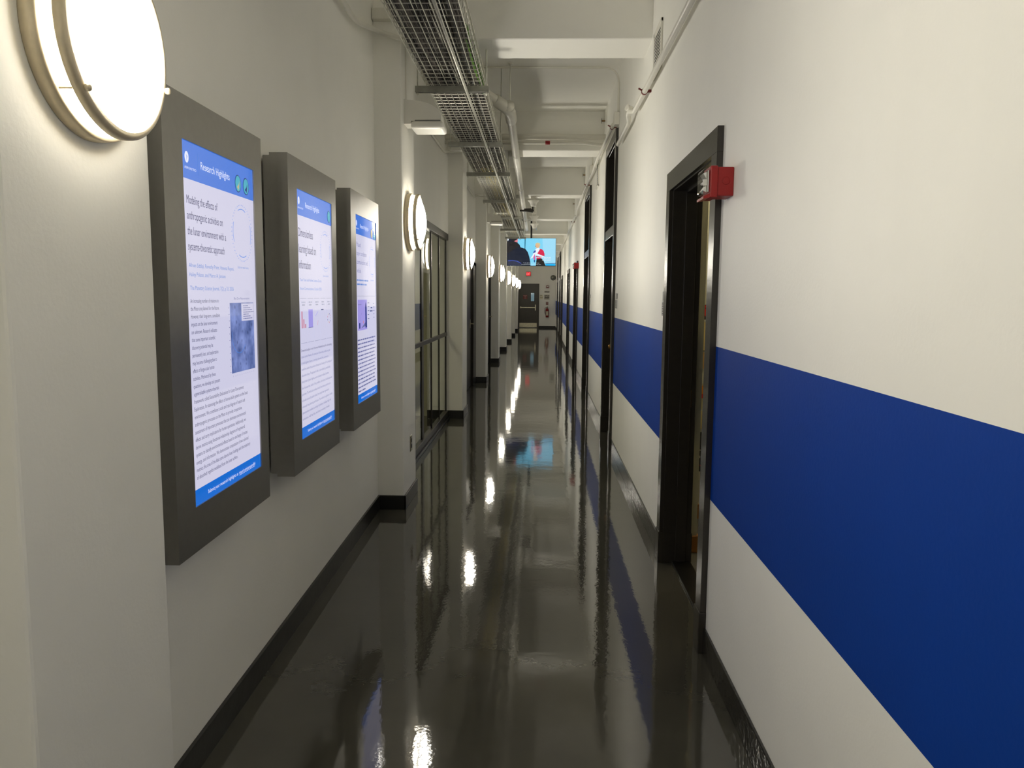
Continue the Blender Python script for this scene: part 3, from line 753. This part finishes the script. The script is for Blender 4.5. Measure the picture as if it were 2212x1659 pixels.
# conduit over the ceiling of the second bay and down the right wall to a box
b = nb(); tube(b, fillet([(-1.1, 7.45, 3.615), (XR - .012, 7.5, 3.615), (XR - .012, 7.5, 3.2)], .14, 8), .0095, 12)
tag(obj('conduit', b, WPAINT), 'thin white conduit across the ceiling curving down to a box above the second right door', 'conduit')
b = nb(); box(b, (XR - .05, 7.46, 3.10), (XR, 7.58, 3.215), .004, 2); tag(obj('junction_box', b, WPAINT), 'white junction box above the first door beyond the open doorway', 'box')
b = nb(); tube(b, fillet([(XR - .012, 11.2, 3.615), (XR - .012, 11.2, 3.32)], .1, 3), .0095, 12); tag(obj('conduit', b, WPAINT), 'short white conduit dropping to the farther junction box on the right wall', 'conduit')
b = nb(); box(b, (XR - .05, 11.15, 3.22), (XR, 11.27, 3.335), .004, 2); tag(obj('junction_box', b, WPAINT), 'white junction box above the second door beyond the open doorway', 'box')
# sprinkler pipe along the right wall
PX1 = XR - .045
t = thing('sprinkler_pipe', 'near white pipe with a red clamp high on the right wall', 'pipe', (0, 0, 0))
b = nb(); tube(b, fillet([(PX1, -1.0, 2.82), (PX1, 5.9, 2.855), (PX1 - .03, 5.95, 2.87), (PX1 - .03, 6.05, 2.87), (PX1, 6.2, 2.85), (PX1, 7.1, 2.848)], .08, 5), .0175, 16); obj('pipe_run', b, WPAINT, t)
def clamp(yq, zq, parent, x=PX1):
    b = nb(); tube(b, [(x, yq - .012, zq), (x, yq + .012, zq)], .021, 16); box(b, (x, yq - .008, zq - .006), (XR, yq + .008, zq + .012), .002, 1); tube(b, [(x - .016, yq, zq + .008), (x - .04, yq, zq + .02)], .006, 8)
    return obj('pipe_clamp', b, REDD, parent, 'red pipe clamp')
clamp(5.33, 2.853, t)
b = nb(); tube(b, [(PX1 - .01, 5.98, 2.885), (PX1 - .05, 5.96, 2.9)], .024, 14); obj('cap', b, WPAINT, t)
t = thing('sprinkler_pipe', 'white pipe over the tall doors along the far right wall', 'pipe', (0, 0, 0))
b = nb(); tube(b, fillet([(PX1, 7.61, 3.13), (PX1, 8.8, 3.15), (PX1 - .02, 9.6, 3.12), (PX1, 10.4, 3.14), (PX1, 12.6, 3.17), (PX1, 14.8, 3.14), (PX1, 15.1, 3.02), (PX1, 15.6, 3.1), (PX1, 30, 3.1)], .12, 5), .0175, 12); obj('pipe_run', b, WPAINT, t)
clamp(7.75, 3.133, t); clamp(11.9, 3.163, t); clamp(17.0, 3.1, t)
# sprinkler heads beside the beams
for k, yq in enumerate((9.2, 13.18, 17.2)):
    t = thing('fire_sprinkler', ['small dark sprinkler head at the right end of the second beam', 'small dark sprinkler head at the right end of the third beam', 'small dark sprinkler head at the right end of the fourth beam'][k], 'sprinkler', (XR, yq, 3.51), 0, 'sprinkler heads')
    b = nb(); tube(b, [(0, 0, 0), (-.04, 0, 0)], .008, 10); obj('stem', b, BRASS, t)
    b = nb(); tube(b, [(-.04, 0, 0), (-.043, 0, 0)], .03, 16); obj('deflector', b, DARKMET, t)
# vents
def vent(y0, y1, z0, z1, lab):
    t = thing('air_vent', lab, 'vent', (XR, (y0 + y1) / 2, (z0 + z1) / 2), FR)
    hw, hz = (y1 - y0) / 2, (z1 - z0) / 2; f = .022
    b = nb(); box(b, (-hw, -.012, -hz), (hw, 0, -hz + f), .002, 1); box(b, (-hw, -.012, hz - f), (hw, 0, hz), .002, 1); box(b, (-hw, -.012, -hz), (-hw + f, 0, hz), .002, 1); box(b, (hw - f, -.012, -hz), (hw, 0, hz), .002, 1); obj('vent_frame', b, WPAINT, t)
    b = nb(); n = 12
    for k in range(n):
        z = -hz + f + (2 * hz - 2 * f) * (k + .5) / n
        prism(b, [(-.010, z - .004), (-.008, z - .006), (0, z + .006), (-.002, z + .008)], 'x', -hw + f, hw - f)
    obj('louvres', b, WPAINT, t)
    b = nb(); box(b, (-hw + f, -.0015, -hz + f), (hw - f, 0, hz - f)); obj('duct_shade', b, mat('vent_dark', (60, 56, 50), .8), t)  # dark sheet standing in for the shade inside the duct
vent(4.88, 5.2, 2.885, 3.17, 'white louvred vent high on the right wall beside the first beam')
vent(9.98, 10.3, 2.89, 3.22, 'white louvred vent beyond the second beam on the right wall')

# conduits on the left recesses
b = nb(); tube(b, fillet([(RX(-1) + .02, 1.9, 3.06), (RX(4.6) + .02, 4.6, 3.06), (RX(5.2) + .03, 5.27, 3.22), (-.93, 5.27, 3.17), (-.80, 5.27, 3.14)], .16, 7), .016, 14)
tag(obj('conduit', b, WPAINT), 'white conduit bending around the second column at the upper left', 'conduit')
b = nb(); box(b, (-1.125, 5.24, 3.29), (-1.0, 5.30, 3.36), .003, 1); tag(obj('junction_box', b, WPAINT), 'small box on the second column behind the cable tray', 'box')
b = nb(); tube(b, fillet([(-1.105, 5.9, 3.09), (-1.105, 8.9, 3.11), (-1.10, 9.37, 3.2), (-.80, 9.37, 3.19)], .1, 6), .016, 14)
tag(obj('conduit', b, WPAINT), 'white conduit above the glass partition bending at the third column', 'conduit')
b = nb(); tube(b, fillet([(-1.105, 9.95, 3.1), (-1.105, 12.9, 3.11), (-1.10, 13.39, 3.2), (-.80, 13.39, 3.16)], .1, 6), .016, 12)
tag(obj('conduit', b, WPAINT), 'white conduit beyond the third column bending at the fourth', 'conduit')

# ------------------------------------------------------------------ wireless access point on its bracket
t = thing('access_point', 'white wireless access point on a curved bracket on the second column', 'access point', (-.945, 5.47, 2.65))
b = nb()
prof = [(0, .01), (0, .172)] + [(.02 + .235 * math.sin(a), .06 + .108 * math.cos(a)) for a in [k * PI / 2 / 10 for k in range(11)]] + [(.255, .03), (.05, .03), (.05, .01)]
prism(b, prof, 'y', -.075, .075); obj('bracket', b, WPLAST, t)
b = nb(); box(b, (.05, -.11, -.03), (.275, .11, .024), .022, 4); obj('radio_unit', b, WPLAST, t)
b = nb(); box(b, (.075, -.085, .022), (.25, .085, .034), .003, 1); obj('mount_plate', b, GPLAST, t)
b = nb(); box(b, (.0, -.012, .17), (.008, .012, .55), .002, 1); obj('cable_channel', b, WPLAST, t)
dup(t, (-.945, 13.62, 2.755), 'farther white access point, high on the fourth column')
# outlet
t = thing('power_outlet', 'steel power outlet low on the corridor face of the second column', 'outlet', (-.945, 5.585, .42), FL)
b = nb(); box(b, (-.036, -.006, -.058), (.036, 0, .058), .003, 2); obj('cover_plate', b, STEEL, t)
for z in (.021, -.021):
    b = nb(); box(b, (-.017, -.0085, z - .014), (.017, -.005, z + .014), .003, 2); s = obj('socket', b, mat('socket_grey', (52, 50, 46), .4), t)

# ------------------------------------------------------------------ fire alarm strobes on the right wall
def strobe(loc, lab):
    # built facing -y at the wall, turned to face -x; x' runs along the wall towards the viewpoint
    t = thing('fire_alarm_strobe', lab, 'fire alarm', loc, FR, 'red fire alarm strobes')
    w2, hz = .062, .053
    b = nb(); box(b, (-w2 + .005, -.062, -hz), (w2 - .005, 0, hz), .004, 2); bx = obj('back_box', b, REDP, t)
    b = nb(); lathe(b, [(.013, .0), (.0145, .001), (.0145, .002), (.013, .002)], 24)
    for v in b.verts: v.co = Vector((w2 - .005 - v.co.y - .0005, -.03 + v.co.x, v.co.z + .002))
    obj('knockout', b, REDP, bx)
    b = nb(); box(b, (-w2, -.088, -hz - .006), (w2, -.06, hz + .004), .004, 2); fp = obj('face_plate', b, REDP, t)
    b = nb(); prism(b, [(-.088, -hz - .006), (-.112, -hz - .011), (-.112, -hz - .002), (-.088, -hz + .010)], 'x', -w2 + .002, w2 - .002); obj('horn_grille', b, REDP, t)
    b = nb(); box(b, (-w2 + .012, -.116, -hz + .006), (w2 - .004, -.087, hz - .004), .014, 4); obj('clear_lens', b, CLEAR, t, 'clear plastic strobe lens')
    b = nb(); box(b, (-w2 + .026, -.096, -hz + .014), (w2 - .016, -.089, hz - .010), .002, 1); prism(b, [(-.096, .038), (-.110, .032), (-.096, .010)], 'x', -.03, .034); prism(b, [(-.096, -.038), (-.110, -.030), (-.096, -.010)], 'x', -.03, .034); obj('reflector', b, CHROME, t)
    b = nb(); tube(b, [(-.022, -.103, 0), (.026, -.103, 0)], .005, 10); box(b, (.02, -.109, -.012), (.03, -.09, .012), .002, 1); obj('flash_tube', b, WPLAST, t)
    return t
s0 = strobe((XR, 3.03, 1.932), 'red fire alarm strobe at the top of the open doorway casing')
dup(s0, (XR, 14.95, 2.09), 'farther red fire alarm strobe, over the fourth right doorway', 'red fire alarm strobes', FR)
dup(s0, (.315, YE, 1.975), 'small red fire alarm strobe on the end wall', 'red fire alarm strobes', FE)

# room sign plates beside the right doors
def roomsign(y, lab, num):
    t = thing('room_sign', lab, 'sign', (XR, y, 1.0), FR, 'room signs by the right doors')
    b = nb(); box(b, (-.065, -.006, .485), (.065, 0, .535), .001, 1); box(b, (-.065, -.0075, .482), (.065, -.006, .486)); obj('number_plate', b, GPLAST, t)
    b = nb(); text(b, num, -.005, .497, .032, -.0066, align='CENTER'); obj('lettering', b, mat('sign_white', (224, 206, 196), .5), t)
    b = nb(); box(b, (-.07, -.008, .395), (.07, 0, .478), .001, 1); obj('paper_holder', b, mat('holder_clear', (206, 206, 204), .2), t)
    b = nb(); rnd = random.Random(int(y * 10))
    for k in range(5): words(b, -.058, .05, .461 - k * .014, .010, -.0086, 0, rnd)
    obj('print', b, INK, t)
roomsign(4.49, 'grey room sign with a paper holder just past the open doorway', '33')
roomsign(7.34, 'room sign before the first door beyond the open doorway', '33')
roomsign(11.3, 'room sign before the second door beyond the open doorway', '33')
t = thing('room_sign', 'pale room sign by the dark door in the left bay', 'sign', (-1.13 + .014, 11.42, 1.25), FL)
b = nb(); box(b, (-.06, -.006, .075), (.06, 0, .14), .001, 1); obj('number_plate', b, GPLAST, t)
b = nb(); box(b, (-.06, -.006, -.03), (.06, 0, .07), .001, 1); obj('paper_holder', b, PAPER, t)

# ------------------------------------------------------------------ white cone pendants on a conduit, hung before the screen
def make_cone():
    t = thing('cone_pendant', 'x', 'pendant')
    b = nb(); lathe(b, [(0, 0), (.042, 0), (.044, .004), (.05, .03), (.07, .065), (.098, .092), (.098, .098), (.066, .075), (.044, .04), (0, .02)], 32, 'z'); obj('flared_shade', b, WPLAST, t)
    b = nb(); tube(b, [(0, 0, .02), (0, 0, .17)], .02, 14); box(b, (-.045, -.045, .098), (.045, .045, .165), .005, 2); obj('mount', b, WPLAST, t)
    return t
cone = make_cone()
CO = [(-.145, 13.42, 3.025, 'nearest white flared cone hanging under the third beam'), (-.155, 15.6, 2.985, 'middle white flared cone above the hanging screen'), (-.165, 17.6, 3.02, 'white flared cone nearest the hanging screen')]
for k, (x, y, z, lb) in enumerate(CO):
    if k == 0: cone.location = (x, y, z); cone['label'] = lb; cone['group'] = 'flared cones in a row'
    else: dup(cone, (x, y, z), lb, 'flared cones in a row')
b = nb(); tube(b, [(-.115, 13.3, 3.165), (-.135, 19.8, 3.165)], .0135, 12); tag(obj('conduit', b, WPAINT), 'white conduit linking the flared cones', 'conduit')
t = thing('mounting_arm', 'dark mounting arm with a box between the drain pipe and the cones', 'bracket', (-.16, 13.9, 2.99))
b = nb(); box(b, (-.23, -.015, .0), (.02, .015, .03), .003, 1); tube(b, [(.0, 0, .02), (.0, 0, ZC - 2.99)], .012, 8); obj('arm', b, DARKMET, t)
b = nb(); prism(b, [(-.16, .0), (-.15, .045), (-.03, .05), (0, .02), (0, -.02)], 'y', -.04, .04); obj('box_body', b, DARKMET, t)

# ------------------------------------------------------------------ ceiling hung screen
t = thing('television', 'ceiling hung television showing a speaker in a red jacket', 'television', (-.262, 20.5, 2.655))
TW, TH = 1.285, .722
b = nb(); box(b, (-TW / 2, 0, -TH / 2), (TW / 2, .05, TH / 2), .006, 2); box(b, (-.35, .05, -.2), (.35, .085, .2), .01, 2); obj('casing', b, BLACKP, t)
b = nb(); tube(b, [(-.005, .07, .1), (-.005, .07, ZC - 2.655)], .024, 16); box(b, (-.15, .05, -.12), (.15, .075, .18), .004, 1); tube(b, [(-.005, .07, ZC - 2.67), (-.005, .07, ZC - 2.655)], .07, 20); obj('pole_mount', b, BLACKP, t)
def TVC(n, c, s=1.): return emit('tv_' + n, c, s)
TM = [TVC('sky', (128, 214, 246)), TVC('navy', (30, 36, 52)), TVC('brown', (40, 38, 40)), TVC('pink', (222, 130, 140)), TVC('post', (8, 92, 120)), TVC('red', (214, 34, 76)), TVC('white', (236, 244, 250)), TVC('skin', (228, 182, 140)), TVC('hair', (214, 196, 150)), TVC('black', (22, 20, 22)), TVC('blue_edge', (64, 84, 170)), TVC('cyan', (10, 178, 240)), TVC('deep_blue', (10, 70, 140)), TVC('slate', (52, 56, 76)), TVC('light', (160, 222, 248)), TVC('magenta', (214, 90, 160))]
b = nb(); box(b, (-TW / 2 + .008, -.003, -TH / 2 + .010), (TW / 2 - .008, .004, TH / 2 - .008)); tvs = obj('screen', b, TM[0], t)
PWD, PHD = TW - .016, TH - .018
def q(pts): return [(-TW / 2 + .008 + (x - 110) / 1920 * PWD, TH / 2 - .008 - (y - 100) / 1065 * PHD) for x, y in pts]
b = nb(); yo = [-.0036]
def pic(pts, mi): flat(b, q(pts), yo[0], mi); yo[0] -= .0003
pic([(1500, 100), (2030, 100), (2030, 1060), (1560, 1060)], 14)
pic([(800, 100), (838, 100), (828, 520), (800, 520)], 4)
pic([(110, 100), (530, 100), (520, 280), (600, 350), (640, 450), (830, 510), (930, 640), (990, 820), (1030, 1020), (1040, 1165), (110, 1165)], 1)
pic([(110, 240), (380, 230), (520, 290), (600, 380), (400, 520), (250, 620), (110, 700)], 2)
pic([(120, 100), (170, 130), (160, 190), (120, 205)], 6)
pic([(220, 100), (530, 100), (470, 160), (380, 215), (300, 190)], 2)
pic([(530, 120), (525, 240), (490, 260), (385, 215), (470, 165)], 3)
pic([(130, 960), (350, 960), (520, 985), (640, 1050), (700, 1110), (700, 1165), (130, 1165)], 13)
pic([(150, 958), (350, 955), (520, 980), (640, 1045), (690, 1095), (600, 1060), (500, 1010), (340, 985), (160, 1000)], 10)
pic([(1640, 1080), (2030, 1060), (2030, 1080), (1620, 1095)], 12); pic([(1640, 1095), (2020, 1090), (2020, 1160), (1640, 1160)], 11); pic([(1640, 1158), (2030, 1158), (2030, 1165), (1640, 1165)], 12)
pic([(1280, 900), (1480, 880), (1560, 980), (1600, 1080), (1640, 1165), (1250, 1165)], 9)
pic([(1400, 500), (1480, 520), (1555, 590), (1590, 700), (1590, 790), (1450, 760), (1300, 700)], 5)
pic([(1250, 500), (1360, 460), (1410, 520), (1300, 700), (1220, 800), (1040, 900), (1050, 860), (1120, 760), (1160, 640)], 6)
pic([(1180, 580), (1250, 560), (1240, 640), (1190, 660), (1130, 680)], 10)
pic([(1150, 830), (1210, 700), (1220, 900), (1200, 960), (1160, 900)], 15); pic([(1210, 700), (1300, 690), (1580, 800), (1500, 830), (1250, 760)], 6)
pic([(1250, 790), (1500, 820), (1420, 900), (1290, 920)], 5); pic([(1170, 940), (1220, 940), (1210, 1030), (1180, 1040)], 12)
pic([(1240, 300), (1400, 290), (1410, 380), (1380, 460), (1290, 480), (1240, 440), (1225, 370)], 7)
pic([(1230, 300), (1300, 265), (1390, 280), (1420, 350), (1395, 420), (1370, 380), (1340, 330), (1260, 330)], 8)
pic([(1220, 400), (1250, 398), (1250, 415), (1225, 420)], 9)
def cap(s, x, y, h, wdt):
    p = q([(x, y)])[0]; text(b, s, p[0], p[1], h, yo[0], mi=6, width=wdt, align='CENTER')
cap('To be able to say that process', 1070, 1075, .027, .42); cap('of communicating something that', 1070, 1130, .027, .51); cap('can', 1115, 1160, .02, .05)
for k, (x0, x1, yq) in enumerate(((1250, 1840, 855), (1480, 1840, 905), (1500, 1840, 955))):
    (a0, c0), (a1, c1) = q([(x0, yq), (x1, yq - 30)]); words(b, a0, a1, c0, .02, yo[0], 6, random.Random(k))
obj('picture', b, TM, tvs)

# ------------------------------------------------------------------ things on the end wall
t = thing('exit_sign', 'glowing red exit sign above the grey end door', 'sign', (-.605, YE, 2.575))
b = nb(); box(b, (-.112, -.045, -.102), (.112, 0, .102), .006, 2); obj('housing', b, REDD, t)
b = nb(); box(b, (-.104, -.047, -.094), (.104, -.044, .094)); obj('panel', b, emit('exit_panel', (196, 30, 36), 1.0, False), t)
b = nb(); text(b, 'EXIT', 0, -.062, .17, -.0485, align='CENTER', width=.185, bold=.003); obj('lettering', b, emit('exit_letters', (255, 110, 110), 1.6, False), t)
def plate(loc, w2, h2, m, lab, lines, lm, name='wall_sign', cat='sign'):
    t = thing(name, lab, cat, loc)
    b = nb(); box(b, (-w2, -.004, -h2), (w2, 0, h2), .001, 1); obj('plate', b, m, t)
    b = nb()
    for k, (s, z, sz) in enumerate(lines):
        if s: text(b, s, 0, z, sz, -.0046, align='CENTER', width=None, xs=.8)
        else: words(b, -w2 * .85, w2 * .85, z, sz, -.0046, 0, random.Random(k))
    obj('lettering', b, lm, t)
PG = mat('grey_notice', (196, 192, 178), .6)
plate((.29, YE, 1.73), .125, .04, PG, 'upper grey notice with small print right of the exit door', [(None, .005, .03), (None, -.03, .03)], INK)
plate((.29, YE, 1.475), .128, .115, PG, 'larger grey notice with small print under the upper one on the end wall', [(None, .07, .03), (None, .0, .05), (None, -.035, .05), (None, -.085, .03)], INK)
plate((.025, YE, 1.48), .075, .105, PAPER, 'small pale notice with a black bar just right of the exit door', [(None, .07, .02), (None, -.02, .02)], INK)
b = nb(); 
plate((.305, YE, 1.18), .058, .072, REDD, 'small red extinguisher sign above the fire extinguisher', [(None, .03, .02), (None, 0, .02), (None, -.035, .02)], mat('sign_white', (224, 206, 196), .5))
t = thing('fire_extinguisher', 'red fire extinguisher hanging on the end wall', 'extinguisher', (.31, YE - .085, .52))
b = nb(); lathe(b, [(0, 0), (.06, 0), (.068, .008), (.07, .03), (.07, .35), (.06, .39), (.035, .42), (.02, .43), (.02, .45), (0, .45)], 28, 'z'); cyl = obj('cylinder', b, REDP, t)
b = nb()
for k in range(10):
    a0 = -PI / 2 - .8 + k * .16; a1 = a0 + .16
    f = b.faces.new([b.verts.new((.0712 * math.cos(a), .0712 * math.sin(a), z)) for a, z in ((a0, .08), (a1, .08), (a1, .29), (a0, .29))])
obj('instruction_label', b, PAPER, cyl)
b = nb(); box(b, (-.016, -.02, .44), (.016, .02, .48), .003, 1); box(b, (-.012, -.10, .485), (.012, .02, .495), .002, 1); box(b, (-.012, -.09, .462), (.012, .0, .470), .002, 1); obj('valve_handle', b, BLACKP, t)
b = nb(); tube(b, fillet([(-.02, 0, .46), (-.10, -.01, .45), (-.115, -.02, .25), (-.085, -.03, .13)], .06, 6), .011, 10); obj('hose', b, BLACKP, t)
b = nb(); box(b, (-.02, .0, .46), (.02, .085, .53), .003, 1); obj('wall_hook', b, STEEL, t)
t = thing('dome_mirror', 'dark shiny dome mirror in the far right corner', 'mirror', (.58, YE, 2.40))
b = nb(); lathe(b, [(.12, 0), (.12, .008)] + [(.115 * math.cos(a), .008 + .115 * math.sin(a)) for a in [k * PI / 2 / 8 for k in range(9)]], 28)
obj('dome', b, mat('dark_mirror', (150, 152, 146), .05, metal=1, noise=0), t)
b = nb(); lathe(b, [(.12, 0), (.128, 0), (.128, .012), (.118, .014)], 28); obj('rim', b, BLACKP, t)
bpy.context.view_layer.update()
